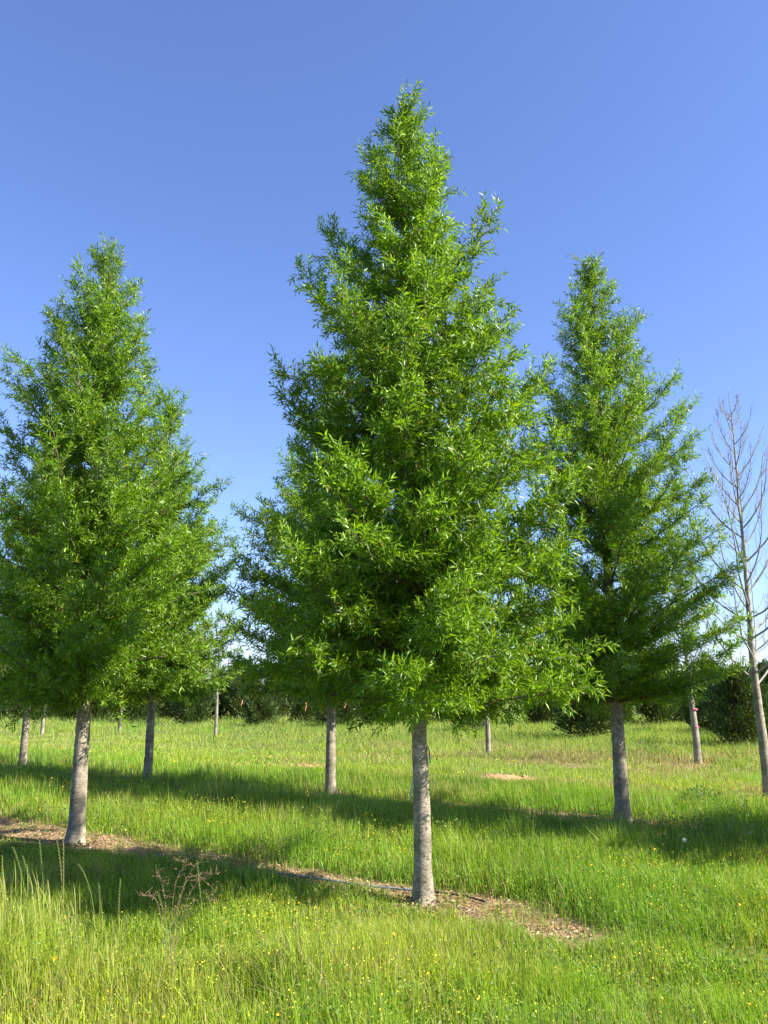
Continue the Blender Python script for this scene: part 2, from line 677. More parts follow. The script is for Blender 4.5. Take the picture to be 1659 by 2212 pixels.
    for b in range(n):
        A = Acc()
        sp = np.linspace(0, 1, 6)
        r0 = 0.004 + 0.0085 * min(Lp[b], 1.7) * (r_bole / 0.06) ** 0.5
        A.add(*tube(bez(p0[b], p1[b], p2[b], sp), r0 * (1 - 0.86 * sp), 5))
        for j in np.nonzero(sid == b)[0]:
            if b == n - 1 and j >= len(P) - nt_ - 1 and Ls[j] < 0.14:
                continue
            if Ls[j] < 0.15 or j >= len(P) - nt_ - 1:
                continue
            e = P[j] + D[j] * Ls[j]
            A.add(*tube(np.stack([P[j], e]), [0.0038, 0.0014], 3, cap=False))
        branches.append(A.mesh('branch', M_TWIG))
    # twigs
    cnt = np.maximum((Ls / twig_step).astype(int), 2)
    idx = np.repeat(np.arange(len(P)), cnt)
    kk = np.arange(len(idx)) - np.repeat(np.cumsum(cnt) - cnt, cnt)
    s = (kk + rg.uniform(0.2, 1.0, len(idx))) / cnt[idx]
    TP = P[idx] + D[idx] * (Ls[idx] * s)[:, None]
    side = unit(rg.normal(0, 1, (len(idx), 3)))
    side = unit(side - D[idx] * np.sum(side * D[idx], 1, keepdims=True))
    TD = unit(D[idx] * 0.9 + side * rg.uniform(0.35, 1.1, len(idx))[:, None] + UP * 0.22)
    TL = rg.uniform(0.05, 0.15, len(idx))
    TP = np.vstack([TP, P])
    TD = np.vstack([TD, D])
    TL = np.append(TL, Ls)
    # leaves
    cnt = np.maximum((TL / leaf_step).astype(int), 3)
    idx = np.repeat(np.arange(len(TP)), cnt)
    kk = np.arange(len(idx)) - np.repeat(np.cumsum(cnt) - cnt, cnt)
    s = (kk + rg.uniform(0.3, 1.0, len(idx))) / cnt[idx]
    LP = TP[idx] + TD[idx] * (TL[idx] * s)[:, None]
    ref = unit(np.cross(TD[idx], np.array((0.3, 0.5, 0.8))))
    ref2 = np.cross(TD[idx], ref)
    pa = kk * 2.4 + rg.uniform(0, 6.28, len(TP))[idx]
    perp = ref * np.cos(pa)[:, None] + ref2 * np.sin(pa)[:, None]
    op = np.radians(rg.uniform(24, 68, len(idx)))[:, None]
    LD = unit(TD[idx] * np.cos(op) + perp * np.sin(op) + rg.normal(0, 0.1, (len(idx), 3)) - UP * 0.05)
    LN = unit(UP * 0.45 + perp * 0.3 + rg.normal(0, 0.6, (len(idx), 3)))
    LL = leaf_len * rg.uniform(0.55, 1.2, len(idx))
    LW = LL * rg.uniform(0.19, 0.27, len(idx))
    base = np.array((0.108, 0.225, 0.012))
    fresh = np.array((0.212, 0.330, 0.018))
    f = np.clip(rg.normal(0.3, 0.28, len(idx)) + 0.25 * (s - 0.5), 0, 1)[:, None]
    clump = rg.uniform(0.82, 1.15, n + 1)[np.append(sid, n)[np.minimum(np.concatenate([np.repeat(np.arange(len(P)), np.maximum((Ls / twig_step).astype(int), 2)), np.arange(len(P))])[idx], len(sid))]]
    tint = (base * (1 - f) + fresh * f) * clump[:, None] * rg.uniform(0.78, 1.2, len(idx))[:, None]
    old = rg.uniform(0, 1, len(idx)) < 0.005
    tint[old] = np.array((0.24, 0.20, 0.07))
    crown = leaves_mesh('crown', LP, LD, LN, LL, LW, tint, M_LEAF)
    return dict(trunk=trunk, branches=branches, crown=crown, n=len(idx))


def plant_oak(T, name, label, loc, rz=0.0, scale=(1, 1, 1), group='young willow-leaved oaks standing in rows'):
    o = thing(name, label, 'tree', (loc[0], loc[1], float(gz(loc[0], loc[1]))), rz, group)
    o.scale = scale
    obj('trunk', T['trunk'], o)
    for b in T['branches']:
        obj('branch', b, o)
    c = obj('crown', T['crown'], o)
    c['kind'] = 'stuff'
    return o


PI = math.pi
posC, posL, posR = (0.32, 7.22), (-3.5, 9.95), (3.12, 11.39)
posM, posML, posLL = (-0.91, 14.66), (-4.55, 16.61), (-8.26, 19.66)

oakC = willow_oak(11, 7.27, [(1.5, 1.0), (1.7, 1.36), (2.0, 1.52), (2.4, 1.50), (3.6, 1.30), (4.9, 1.02), (5.5, 0.76), (6.0, 0.48), (6.5, 0.42), (6.9, 0.36), (7.2, 0.24), (7.4, 0.06)],
                  0.077, 0.058, (-0.13, 0), n_prim=120, sec_step=0.072, twig_step=0.046, leaf_step=0.0125, horns=((6.2, 0.0, 0.86, 4.95), (6.05, PI * 0.97, 0.80, 4.9), (5.6, PI * 1.0, 1.0, 4.4), (1.72, -0.15, 1.2, 1.62)),
                  wide=(-0.3, 0.05))
oakL = willow_oak(23, 7.32, [(1.5, 1.0), (1.7, 1.36), (2.1, 1.56), (2.8, 1.54), (4.0, 1.36), (5.0, 1.12), (5.6, 0.90), (6.2, 0.66), (6.7, 0.52), (7.0, 0.42), (7.25, 0.26), (7.4, 0.08)],
                  0.097, 0.076, (-0.18, 0), n_prim=115, sec_step=0.075, twig_step=0.05, leaf_step=0.0152, leaf_len=0.074,
                  horns=((6.45, PI * 0.98, 0.70, 5.3), (5.6, PI * 1.02, 1.12, 4.4), (4.2, 0.05, 1.5, 3.5)))
oakR = willow_oak(37, 7.92, [(1.5, 1.0), (1.7, 1.4), (2.2, 1.70), (2.8, 1.72), (3.4, 1.60), (4.5, 1.36), (5.2, 1.20), (5.9, 1.02), (6.4, 0.78), (6.9, 0.60), (7.4, 0.44), (7.75, 0.26), (7.95, 0.06)],
                  0.100, 0.078, (0, 0), n_prim=120, sec_step=0.075, twig_step=0.05, leaf_step=0.0152, leaf_len=0.074,
                  horns=((7.15, 0.1, 0.66, 6.1), (6.2, 0.0, 1.15, 5.1), (4.6, 0.0, 1.5, 3.9)))
oakD = willow_oak(51, 7.7, [(1.5, 1.0), (1.7, 1.4), (2.2, 1.72), (3.0, 1.68), (4.0, 1.52), (4.9, 1.38), (5.6, 1.05), (6.2, 0.80), (6.9, 0.5), (7.4, 0.3), (7.7, 0.05)],
                  0.087, 0.069, (0, 0), n_prim=100, sec_step=0.085, twig_step=0.06, leaf_step=0.0185, leaf_len=0.096, sides=14,
                  horns=((4.9, PI, 1.68, 4.1), (3.4, PI, 1.8, 2.9)))

plant_oak(oakC, 'willow_oak', 'tallest-looking conical oak in the centre, nearest tree, blue twine round its grey trunk', posC)
plant_oak(oakL, 'willow_oak', 'conical green oak at left beside a leaf-littered brown strip, sunlit right half', posL)
plant_oak(oakR, 'willow_oak', 'conical oak right of the central tree, dark speckled trunk with a pale base', posR)
plant_oak(oakD, 'willow_oak', 'oak half hidden behind the left side of the central tree, thin dark trunk', posM, 0.0, (1.05, 1.05, 1.0))
plant_oak(oakD, 'willow_oak', 'oak partly hidden behind the left tree, its trunk just right of that tree', posML, 2.2, (1.0, 1.0, 0.98))
plant_oak(oakD, 'willow_oak', 'oak at the left edge with a pale trunk foot, furthest of the leafy trees', posLL, 4.0, (1.03, 1.03, 1.0))
# the next tree of the second row stands just outside the picture; its shadow crosses the grass at the right edge
plant_oak(oakD, 'willow_oak', 'oak standing just beyond the right edge that shades the grass there', (7.35, 8.75), 1.2)

# ------------------------------------------------------------------ bare trees
def bare_tree(seed, H, r_base, r_bole, n_prim=30, base_h=1.55, spread=1.0, fine=True):
    rg = np.random.default_rng(seed)
    hz = np.concatenate([[-0.1, 0.0, 0.06, 0.15], np.linspace(0.3, H, 50)])
    tx = np.cumsum(rg.normal(0, 0.007, len(hz))) * sstep(0.3, 2, hz)
    ty = np.cumsum(rg.normal(0, 0.007, len(hz))) * sstep(0.3, 2, hz)
    rb = np.interp(hz, [-0.1, 0, 0.25, base_h, H * 0.6, H], [r_base * 1.15, r_base * 1.06, r_base * 0.95, r_bole, r_bole * 0.42, 0.004])
    rb = rb * (1 + 0.05 * (rg.uniform(0, 1, len(hz)) - 0.5) * (hz > 0.2))
    V, q, tr = tube(np.stack([tx, ty, hz], -1), rb, 14)
    trunk = mesh_np('trunk', V, [q, tr], M_BARK_PALE, None, True)
    branches = []
    for b in range(n_prim):
        u = (b + rg.uniform(0, 1)) / n_prim
        z0 = base_h + u * (H * 0.93 - base_h)
        a = b * 2.4 + rg.uniform(-0.5, 0.5)
        L = (1 - u) ** 0.8 * 2.0 * spread * rg.uniform(0.75, 1.1) + 0.35
        e0 = rad(rg.uniform(12, 38)) if u < 0.25 else rad(rg.uniform(32, 52))
        e1 = rad(rg.uniform(64, 84))
        c0 = np.array((np.interp(z0, hz, tx), np.interp(z0, hz, ty), z0))
        A = Acc()

        def limb(p, a, e0, e1, L, r, depth):
            m = 8
            pts = [p]
            for k in range(m):
                f = (k + 0.5) / m
                e = e0 + (e1 - e0) * min(1, f * 1.5)
                a2 = a + rg.normal(0, 0.10)
                pts.append(pts[-1] + np.array((math.cos(a2) * math.cos(e), math.sin(a2) * math.cos(e), math.sin(e))) * (L / m))
            pts = np.array(pts)
            A.add(*tube(pts, r * np.linspace(1, 0.22, m + 1), 5 if depth == 0 else 3, cap=False))
            if depth < (2 if fine else 1):
                for k in range(1, m):
                    for _ in range(2 if (depth == 0 and rg.uniform() < 0.9) else 1):
                        if rg.uniform() < 0.12:
                            continue
                        ln = L * rg.uniform(0.16, 0.36) * (1.15 - 0.6 * k / m)
                        limb(pts[k], a + rg.choice([-1, 1]) * rg.uniform(0.5, 1.2), e0 * 0.7 + 0.15, min(1.4, e1 + rg.normal(0, 0.15)), max(0.08, ln), max(0.0019, r * 0.36), depth + 1)
        limb(c0, a, e0, e1, L, 0.0055 + 0.0068 * min(L, 2.0), 0)
        branches.append(A.mesh('branch', M_TWIG_PALE))
    return dict(trunk=trunk, branches=branches)


def plant_bare(T, label, loc, rz=0, scale=(1, 1, 1)):
    o = thing('bare_tree', label, 'tree', (loc[0], loc[1], float(gz(*loc))), rz, 'leafless nursery trees with pale trunks')
    o.scale = scale
    obj('trunk', T['trunk'], o)
    for b in T['branches']:
        obj('branch', b, o)
    return o


bareA = bare_tree(5, 7.1, 0.088, 0.062, n_prim=42, base_h=1.72, spread=1.15)
bareB = bare_tree(8, 5.6, 0.095, 0.068, n_prim=20, base_h=1.75, spread=0.8, fine=True)
posB = (6.33, 14.27)
plant_bare(bareA, 'tall leafless tree at the right edge with upswept grey twigs against the sky', posB, 0.6)
r3a, r3b = (7.65, 20.95), (2.89, 23.75)
plant_bare(bareB, 'pale straight trunk with two pink tapes in front of dark conifers', r3a, 1.0)
plant_bare(bareB, 'thin pale trunk just right of the central oak trunk, before a conifer', r3b, 2.0, (0.82, 0.82, 0.95))
plant_bare(bareB, 'thin pale trunk and bare twigs in the gap between left and centre oaks', (-6.69, 33.92), 3.1, (0.75, 0.75, 0.98))
plant_bare(bareB, 'distant thin pale trunk between the left oak and the one behind it', (-10.99, 35.45), 4.2, (0.72, 0.72, 0.9))
plant_bare(bareB, 'distant pale trunk furthest left, beside the leafy tree at the left edge', (-13.88, 34.67), 5.0, (0.8, 0.8, 0.85))

# ------------------------------------------------------------------ conifers behind
def conifer(seed, H, Rm, n_lobes=34, per=300):
    rg = np.random.default_rng(seed)
    Vs, Ts = [], []
    P, D, L = [], [], []
    # a fan of upswept branches, each thick with short sprays
    for k in range(n_lobes):
        u = (k + rg.uniform(0, 1)) / n_lobes
        z = 0.05 + u * 0.80 * H
        a = k * 2.4 + rg.uniform(-0.4, 0.4)
        prof = Rm * (math.sin(min(1.0, (u * 0.85 + 0.16) / 0.42) * PI / 2) if u < 0.30 else (1 - ((u - 0.30) / 0.70) ** 1.4) * 0.96 + 0.05)
        l = prof * rg.uniform(0.8, 1.1)
        e = rad(28 + 34 * u)
        tip = np.array((math.cos(a) * l, math.sin(a) * l, z + l * math.tan(e) * 0.7 + 0.12))
        s = rg.uniform(0.0, 1, per) ** 0.6
        c = np.array((0, 0, z))[None, :] * (1 - s[:, None]) + tip[None, :] * s[:, None]
        jit = rg.normal(0, 1, (per, 3)) * (0.07 + 0.17 * np.sqrt(s) * (1.08 - s) * 1.5)[:, None] * (Rm / 1.2)
        pp = c + jit
        pp[:, 2] = np.maximum(pp[:, 2], 0.03)
        P.append(pp)
        d = unit(unit(tip - np.array((0, 0, z)))[None, :] * 0.8 + UP * 0.6 + unit(jit) * 0.8 + rg.normal(0, 0.25, (per, 3)))
        D.append(d)
        L.append(rg.uniform(0.10, 0.26, per))
    nt_ = 260
    zz = rg.uniform(0.6, 1.0, nt_) * H
    P.append(np.stack([rg.normal(0, 0.12, nt_) * (1.25 - zz / H) * Rm, rg.normal(0, 0.12, nt_) * (1.25 - zz / H) * Rm, zz - 0.12], -1))
    D.append(unit(UP + rg.normal(0, 0.28, (nt_, 3))))
    L.append(rg.uniform(0.10, 0.24, nt_))
    P, D, L = np.concatenate(P), np.concatenate(D), np.concatenate(L)
    n = len(P)
    g1, g2 = np.array((0.034, 0.066, 0.018)), np.array((0.125, 0.175, 0.036))
    f = np.clip(rg.normal(0.35, 0.3, n), 0, 1)[:, None]
    tint = g1 * (1 - f) + g2 * f
    crown = leaves_mesh('crown', P, D, unit(rg.normal(0, 1, (n, 3))), L, L * rg.uniform(0.22, 0.36, n), tint, M_CONIFER)
    V, q, tr = tube([(0, 0, -0.1), (0, 0, 0.3), (0, 0, H * 0.6), (0, 0, H * 0.9)], [0.09, 0.075, 0.04, 0.01], 7)
    trunk = mesh_np('trunk', V, [q, tr], M_TWIG)
    return dict(crown=crown, trunk=trunk)


conA = conifer(3, 3.0, 1.15, 40, 260)
conB = conifer(9, 2.5, 1.25, 34, 280)
conC = conifer(14, 3.6, 1.3, 44, 250)
CON = (
    (conC, 522, 1563, 1.05, 'tall bushy conifer showing its tip in the gap left of the central oak'),
    (conB, 562, 1576, 0.72, 'low rounded conifer in front of the tall one in the gap'),
    (conA, 655, 1569, 0.95, 'conifer just left of the thin dark trunk behind the central oak'),
    (conB, 722, 1578, 0.95, 'rounded conifer directly behind the thin dark oak trunk'),
    (conA, 826, 1575, 1.05, 'dark leaning conifer left of the central oak trunk'),
    (conB, 770, 1562, 1.1, 'conifer set back between the thin dark trunk and central trunk'),
    (conC, 600, 1558, 0.9, 'conifer set back behind the low rounded one'),
    (conB, 1012, 1587, 0.90, 'conifer behind the thin pale trunk right of the central oak'),
    (conA, 945, 1566, 0.9, 'conifer set back just right of the central oak trunk'),
    (conA, 1172, 1570, 0.95, 'dark conifer in the gap between central and right oak trunks'),
    (conB, 1270, 1603, 0.90, 'broad dark conifer just left of the right oak trunk'),
    (conC, 1336, 1574, 0.85, 'conifer immediately behind the right oak trunk'),
    (conA, 1418, 1572, 1.15, 'conifer between the right oak trunk and pink-taped trunk'),
    (conC, 1475, 1568, 0.9, 'conifer set back just left of the pink-taped trunk'),
    (conA, 1535, 1590, 1.0, 'dark conifer just right of the pink-taped trunk'),
    (conC, 1606, 1622, 0.78, 'nearest dark conifer beside the leafless tree at right'),
    (conC, 1668, 1600, 0.80, 'dark conifer cut by the right edge behind the leafless trunk'),
    (conB, 412, 1572, 1.0, 'dark spreading conifer right of the trunk behind the left oak'),
    (conA, 466, 1562, 0.9, 'conifer behind the thin pale trunk in the gap'),
    (conB, 288, 1567, 1.1, 'dark conifer between the left oak and the trunk behind it'),
    (conA, 212, 1563, 0.9, 'conifer just right of the left oak trunk'),
    (conB, 150, 1563, 0.8, 'conifer just left of the left oak trunk'),
    (conA, 122, 1559, 0.7, 'small conifer between the two left-hand trunks, set back'),
    (conB, 62, 1561, 0.95, 'conifer behind the pale-footed trunk at left'),
    (conC, 16, 1562, 0.80, 'conifer cut by the left edge'),
    (conB, 352, 1561, 0.9, 'conifer behind the second trunk, half hidden at its right'),
)
for k, (T, px, py, sc, lab) in enumerate(CON):
    x, y = on_ground(px, py)
    o = thing('conifer', lab, 'conifer', (x, y, float(gz(x, y)) - 0.02), k * 1.7, 'bushy dark conifers along the back')
    o.scale = (sc * (0.95 + 0.1 * math.sin(k * 2.1)), sc * (0.95 + 0.1 * math.cos(k * 1.3)), sc * (0.98 + 0.08 * math.sin(k * 3.3)))
    obj('trunk', T['trunk'], o)
    c = obj('crown', T['crown'], o)
    c['kind'] = 'stuff'

# far wood along the horizon
rg = np.random.default_rng(77)
nW = 9000
wx = rg.uniform(-170, 170, nW)
wy = 150 + rg.uniform(0, 40, nW)
hmax = 1.0 + 2.0 * fbm(wx * 0.06, wy * 0.02, 5, 3)
wz = rg.uniform(0.0, 1.0, nW) ** 0.7 * hmax
wD = unit(UP + rg.normal(0, 0.7, (nW, 3)))
wt = np.array((0.085, 0.125, 0.055)) * rg.uniform(0.7, 1.4, nW)[:, None]
wood = obj('far_wood', leaves_mesh('far_wood', np.stack([wx, wy, wz], -1), wD, unit(rg.normal(0, 1, (nW, 3))), rg.uniform(1.2, 2.4, nW), rg.uniform(0.9, 1.6, nW), wt, M_CONIFER))
wood['kind'] = 'stuff'
wood['label'] = 'distant band of woodland along the horizon'

# ------------------------------------------------------------------ grass
def grass_height(x, y):
    d = row_d(x, y)
    h = np.interp(d, [2.0, 4.4, 5.2, 6.0, 6.8, 7.3, 8.5, 9.6, 10.4, 10.75, 11.1, 11.5, 12.2, 13.3, 14.6, 19.0, 22.0, 27.0, 60.0],
                  [0.16, 0.19, 0.15, 0.12, 0.28, 0.29, 0.24, 0.32, 0.33, 0.14, 0.10, 0.22, 0.30, 0.26, 0.13, 0.11, 0.24, 0.34, 0.30])
    left = sstep(-1.5, -2.4, x) * sstep(4.2, 4.9, y) * (1 - sstep(5.4, 5.9, y))
    h = h + 0.30 * left
    tallish = sstep(0.5, -1.0, x) * (1 - sstep(5.1, 5.7, y))
    h = h + 0.15 * tallish * sstep(4.5, 5.0, y)
    h = h * (0.40 + 1.2 * fbm(x * 0.9, y * 0.9, 41, 3)) * (0.55 + 0.9 * fbm(x * 2.6, y * 2.6, 43, 2))
    return h


def sample_sward(n, y0, y1, dens_pow, seed):
    rg = np.random.default_rng(seed)
    yy = np.linspace(y0, y1, 2000)
    w = (0.98 * yy + 4.5) * np.minimum(1, (5.0 / yy)) ** dens_pow
    cdf = np.cumsum(w) / w.sum()
    y = np.interp(rg.uniform(0, 1, n), cdf, yy)
    x = (rg.uniform(0, 1, n) - 0.5) * (0.98 * y + 4.5)
    return rg, x, y


def sward_tint(rg, x, y, n):
    d = row_d(x, y)
    A = np.array((0.180, 0.355, 0.016))     # fresh
    Yl = np.array((0.36, 0.43, 0.030))     # yellowish
    Bl = np.array((0.095, 0.205, 0.030))    # lush, bluish
    Pl = np.array((0.30, 0.38, 0.090))      # pale seeding grass
    Dr = np.array((0.42, 0.355, 0.16))       # dry
    warm = np.interp(d, [3, 5.3, 6.5, 9, 10.5, 11.5, 13, 15], [0.22, 0.16, 0.0, 0.05, -0.1, -0.05, 0.0, 0.15])
    f1 = np.clip(1.9 * (fbm(x * 0.7, y * 0.7, 51, 3) - 0.30) + warm + rg.normal(0, 0.28, n), 0, 1)
    lush = np.interp(d, [2, 5, 6.5, 8, 9.4, 10.2, 11, 12, 13.5, 14.5, 20, 23, 30], [0.05, 0.25, 0.3, 0.25, 0.40, 0.6, 0.2, 0.5, 0.40, 0.1, 0.1, 0.35, 0.25])
    f2 = np.clip(lush * 1.6 * fbm(x * 0.6 + 9, y * 0.6, 61, 2) + rg.normal(0, 0.20, n), 0, 1)
    c = A * (1 - f1[:, None]) + Yl * f1[:, None]
    c = c * (1 - f2[:, None]) + Bl * f2[:, None]
    f3 = np.clip(sstep(13.5, 18, d) * 0.42 * (0.4 + 1.2 * fbm(x * 0.35, y * 0.35, 65, 2)) + rg.normal(0.05, 0.12, n), 0, 0.9)[:, None]
    c = c * (1 - f3) + Pl * f3
    far = sstep(12.8, 15.5, d) * (1 - sstep(23, 27, d)) * (0.35 + 0.65 * sstep(-2, 5, x))
    dryp = 0.055 + 0.20 * sstep(0.5, 0.72, fbm(x * 0.8, y * 0.8, 71, 3)) + 0.75 * far * sstep(0.38, 0.66, fbm(x * 0.55 + 3, y * 0.55, 73, 3)) + 0.3 * bare(x, y)
    dr = (rg.uniform(0, 1, n) < dryp)[:, None]
    c = np.where(dr, Dr * rg.uniform(0.5, 1.1, n)[:, None], c)
    return c * rg.uniform(0.70, 1.25, n)[:, None]


def blades(name, n, y0, y1, seed, wide_k, segs):
    rg, x, y = sample_sward(n, y0, y1, 1.6, seed)
    b = bare(x, y)
    keep = rg.uniform(0, 1, n) > b * 0.93
    # clumpy sward
    keep &= rg.uniform(0, 1, n) < 0.25 + 1.2 * fbm(x * 4.5, y * 4.5, 81, 2)
    x, y, b = x[keep], y[keep], b[keep]
    n = len(x)
    h = grass_height(x, y) * rg.uniform(0.45, 1.12, n) * (1 - 0.55 * b)
    stem = rg.uniform(0, 1, n) < 0.025
    h = np.where(stem, h * 1.45, h)
    w = (0.0036 + 0.0028 * rg.uniform(0, 1, n)) * np.maximum(1, y / 6.0) ** 0.85 * wide_k
    w = np.where(stem, w * 0.6, w)
    z = gz(x, y) - 0.01
    P = np.stack([x, y, z], -1)
    a = rg.uniform(0, 2 * np.pi, n)
    la = rg.uniform(0, 2 * np.pi, n)
    ln = h * np.abs(rg.normal(0.0, 0.36, n)) * np.where(stem, 0.4, 1.0)
    lean = np.stack([np.cos(la) * ln - 0.05 * h, np.sin(la) * ln, 0 * ln], -1)
    side = np.stack([np.cos(a), np.sin(a), 0 * a], -1) * (w * 0.5)[:, None]
    tint = sward_tint(rg, x, y, n)
    tip = P + lean + UP * (h * (1 - 0.10 * np.minimum(1, (ln / np.maximum(h, 0.01)) ** 2)))[:, None]
    if segs == 2:
        mid = P + lean * 0.30 + UP * (h * 0.58)[:, None]
        V = np.stack([P - side, P + side, mid + side * 0.85, mid - side * 0.85, tip], 1).reshape(-1, 3)
        i = np.arange(n)[:, None] * 5
        F = [i + np.array([[0, 1, 2, 3]]), i + np.array([[3, 2, 4]])]
        k = 5
    else:
        V = np.stack([P - side, P + side, tip], 1).reshape(-1, 3)
        i = np.arange(n)[:, None] * 3
        F = [i + np.array([[0, 1, 2]])]
        k = 3
    o = obj(name, mesh_np(name, V, F, M_GRASS, np.repeat(tint, k, 0)))
    o['kind'] = 'stuff'
    return o


g1 = blades('meadow_grass', 305000, 2.8, 9.0, 101, 1.0, 2)
g1['label'] = 'tall sunlit meadow grass in the foreground'
g2 = blades('meadow_grass', 570000, 9.0, 60.0, 102, 1.25, 1)
g2['label'] = 'meadow grass between and beyond the tree rows'

# tall weeds and seed heads in the rough before the conifers
rg, x, y = sample_sward(60000, 18.0, 52.0, 1.2, 112)
d = row_d(x, y)
pk = rg.uniform(0, 1, len(x)) < sstep(17.5, 21.0, d) * sstep(0.44, 0.62, fbm(x * 0.28, y * 0.28, 97, 3)) + 0.05
x, y = x[pk], y[pk]
n = len(x)
zz = grass_height(x, y) * rg.uniform(0.3, 1.55, n)
D = unit(UP + rg.normal(0, 0.55, (n, 3)))
Ln = rg.uniform(0.03, 0.07, n) * np.maximum(1, y / 24)
kind = rg.uniform(0, 1, n)
tint = np.where((kind < 0.78)[:, None], np.array((0.115, 0.205, 0.045)), np.array((0.33, 0.34, 0.11))) * rg.uniform(0.7, 1.25, n)[:, None]
o = obj('rough_weeds', leaves_mesh('rough_weeds', np.stack([x, y, gz(x, y) + zz], -1), D, unit(rg.normal(0, 1, (n, 3))), Ln, Ln * 0.34, tint, M_GRASS))
o['kind'] = 'stuff'
o['label'] = 'tall grey-green weeds and seed heads before the conifers'

# the clump of tall pale seeding grass at the left
rg = np.random.default_rng(110)
n = 1300
x = np.clip(rg.normal(-2.35, 0.42, n), -3.6, -1.55)
y = rg.uniform(4.5, 5.7, n)
hh = (0.42 + 0.20 * rg.uniform(0, 1, n)) * (0.55 + 0.45 * sstep(-1.55, -2.2, x)) * rg.uniform(0.6, 1.1, n)
la = rg.uniform(0, 6.28, n)
ln = hh * np.abs(rg.normal(0.08, 0.16, n))
P = np.stack([x, y, gz(x, y)], -1)
lean = np.stack([np.cos(la) * ln - 0.06 * hh, np.sin(la) * ln, 0 * ln], -1)
sd2 = np.stack([np.cos(la + 1.57), np.sin(la + 1.57), 0 * la], -1)
w0 = 0.0012
q1 = P + lean * 0.25 + UP * (hh * 0.6)[:, None]
q2 = P + lean * 0.7 + UP * (hh * 0.86)[:, None]
q3 = P + lean * 1.15 + UP * (hh * 1.0)[:, None]
V = np.stack([P - sd2 * w0, P + sd2 * w0, q1 + sd2 * w0, q1 - sd2 * w0, q2 + sd2 * 0.0026, q2 - sd2 * 0.0026, q3], 1).reshape(-1, 3)
i = np.arange(n)[:, None] * 7
tint = (np.array((0.30, 0.36, 0.07)) * (1 - rg.uniform(0, 1, n)[:, None] * 0.5) + np.array((0.12, 0.08, 0.05)) * rg.uniform(0, 1, n)[:, None])
o = obj('tall_grass', mesh_np('tall_grass', V, [i + np.array([[0, 1, 2, 3]]), i + np.array([[3, 2, 4, 5]]), i + np.array([[5, 4, 6]])], M_GRASS, np.repeat(tint, 7, 0)))
o['kind'] = 'stuff'
o['label'] = 'clump of tall pale seeding grass at the left edge'

# clover and medick leaves low in the sward
rg, x, y = sample_sward(110000, 2.8, 12.0, 1.4, 103)
pk = rg.uniform(0, 1, len(x)) < 0.12 + 0.88 * sstep(0.45, 0.62, fbm(x * 1.1, y * 1.1, 91, 3))
pk &= rg.uniform(0, 1, len(x)) > bare(x, y) * 0.85
x, y = x[pk], y[pk]
n = len(x)
hh = grass_height(x, y) * rg.uniform(0.25, 0.85, n)
P = np.stack([x, y, gz(x, y) + hh], -1)
a = rg.uniform(0, 6.28, n)
D = unit(np.stack([np.cos(a), np.sin(a), rg.normal(0.1, 0.4, n)], -1))
Ln = rg.uniform(0.012, 0.028, n) * np.maximum(1, y / 7)
tint = (np.array((0.105, 0.20, 0.03)) * (1 - 0.0) + rg.uniform(0, 1, n)[:, None] * np.array((0.06, 0.04, 0.01))) * rg.uniform(0.8, 1.2, n)[:, None]
o = obj('clover', leaves_mesh('clover', P, D, unit(UP + rg.normal(0, 0.45, (n, 3))), Ln, Ln * 0.72, tint, M_GRASS))
o['kind'] = 'stuff'
o['label'] = 'small clover leaves among the grass'

# tiny yellow flowers
rg, x, y = sample_sward(90000, 3.0, 26.0, 1.3, 104)
d = row_d(x, y)
pk = rg.uniform(0, 1, len(x)) < 0.05 + 0.90 * sstep(0.44, 0.66, fbm(x * 0.9 + 4, y * 0.9, 95, 3)) * np.interp(d, [3, 8, 10.5, 12, 22], [1, 0.8, 0.35, 0.2, 0.12])
pk &= rg.uniform(0, 1, len(x)) > bare(x, y) * 0.9
x, y = x[pk], y[pk]
n = len(x)
hh = grass_height(x, y) * rg.uniform(0.65, 1.1, n)
P = np.stack([x, y, gz(x, y) + hh], -1)
a = rg.uniform(0, 6.28, n)
D = unit(np.stack([np.cos(a), np.sin(a), rg.normal(0.1, 0.35, n)], -1))
big = rg.uniform(0, 1, n) < 0.012
Ln = np.where(big, rg.uniform(0.016, 0.026, n), rg.uniform(0.006, 0.0125, n)) * np.maximum(1, y / 8)
tint = np.where(big[:, None], np.array((0.80, 0.50, 0.02)), np.array((0.70, 0.66, 0.06))) * rg.uniform(0.8, 1.1, n)[:, None]
o = obj('yellow_flowers', leaves_mesh('yellow_flowers', P, D, unit(UP + rg.normal(0, 0.5, (n, 3))), Ln, Ln * 0.95, tint, M_FLOWER))
o['kind'] = 'stuff'
o['label'] = 'tiny yellow medick flowers dotted over the grass'

# leaf litter and bark chips on the bare strips
rg, x, y = sample_sward(160000, 3.5, 22.0, 1.0, 105)
pk = rg.uniform(0, 1, len(x)) < sstep(0.3, 0.9, bare(x, y)) * 0.9
x, y = x[pk], y[pk]
n = len(x)
P = np.stack([x, y, gz(x, y) + rg.uniform(0.004, 0.02, n)], -1)
a = rg.uniform(0, 6.28, n)
D = unit(np.stack([np.cos(a), np.sin(a), rg.normal(0, 0.25, n)], -1))
Ln = rg.uniform(0.018, 0.055, n)
pal = np.array(((0.30, 0.20, 0.11), (0.44, 0.33, 0.20), (0.16, 0.10, 0.06), (0.36, 0.22, 0.11), (0.50, 0.41, 0.28)))
tint = pal[rg.integers(0, 5, n)] * rg.uniform(0.75, 1.1, n)[:, None]
o = obj('leaf_litter', leaves_mesh('leaf_litter', P, D, unit(UP + rg.normal(0, 0.35, (n, 3))), Ln, Ln * rg.uniform(0.2, 0.4, n), tint, M_LITTER))
o['kind'] = 'stuff'
o['label'] = 'brown fallen leaves and bark chips on the bare strips'


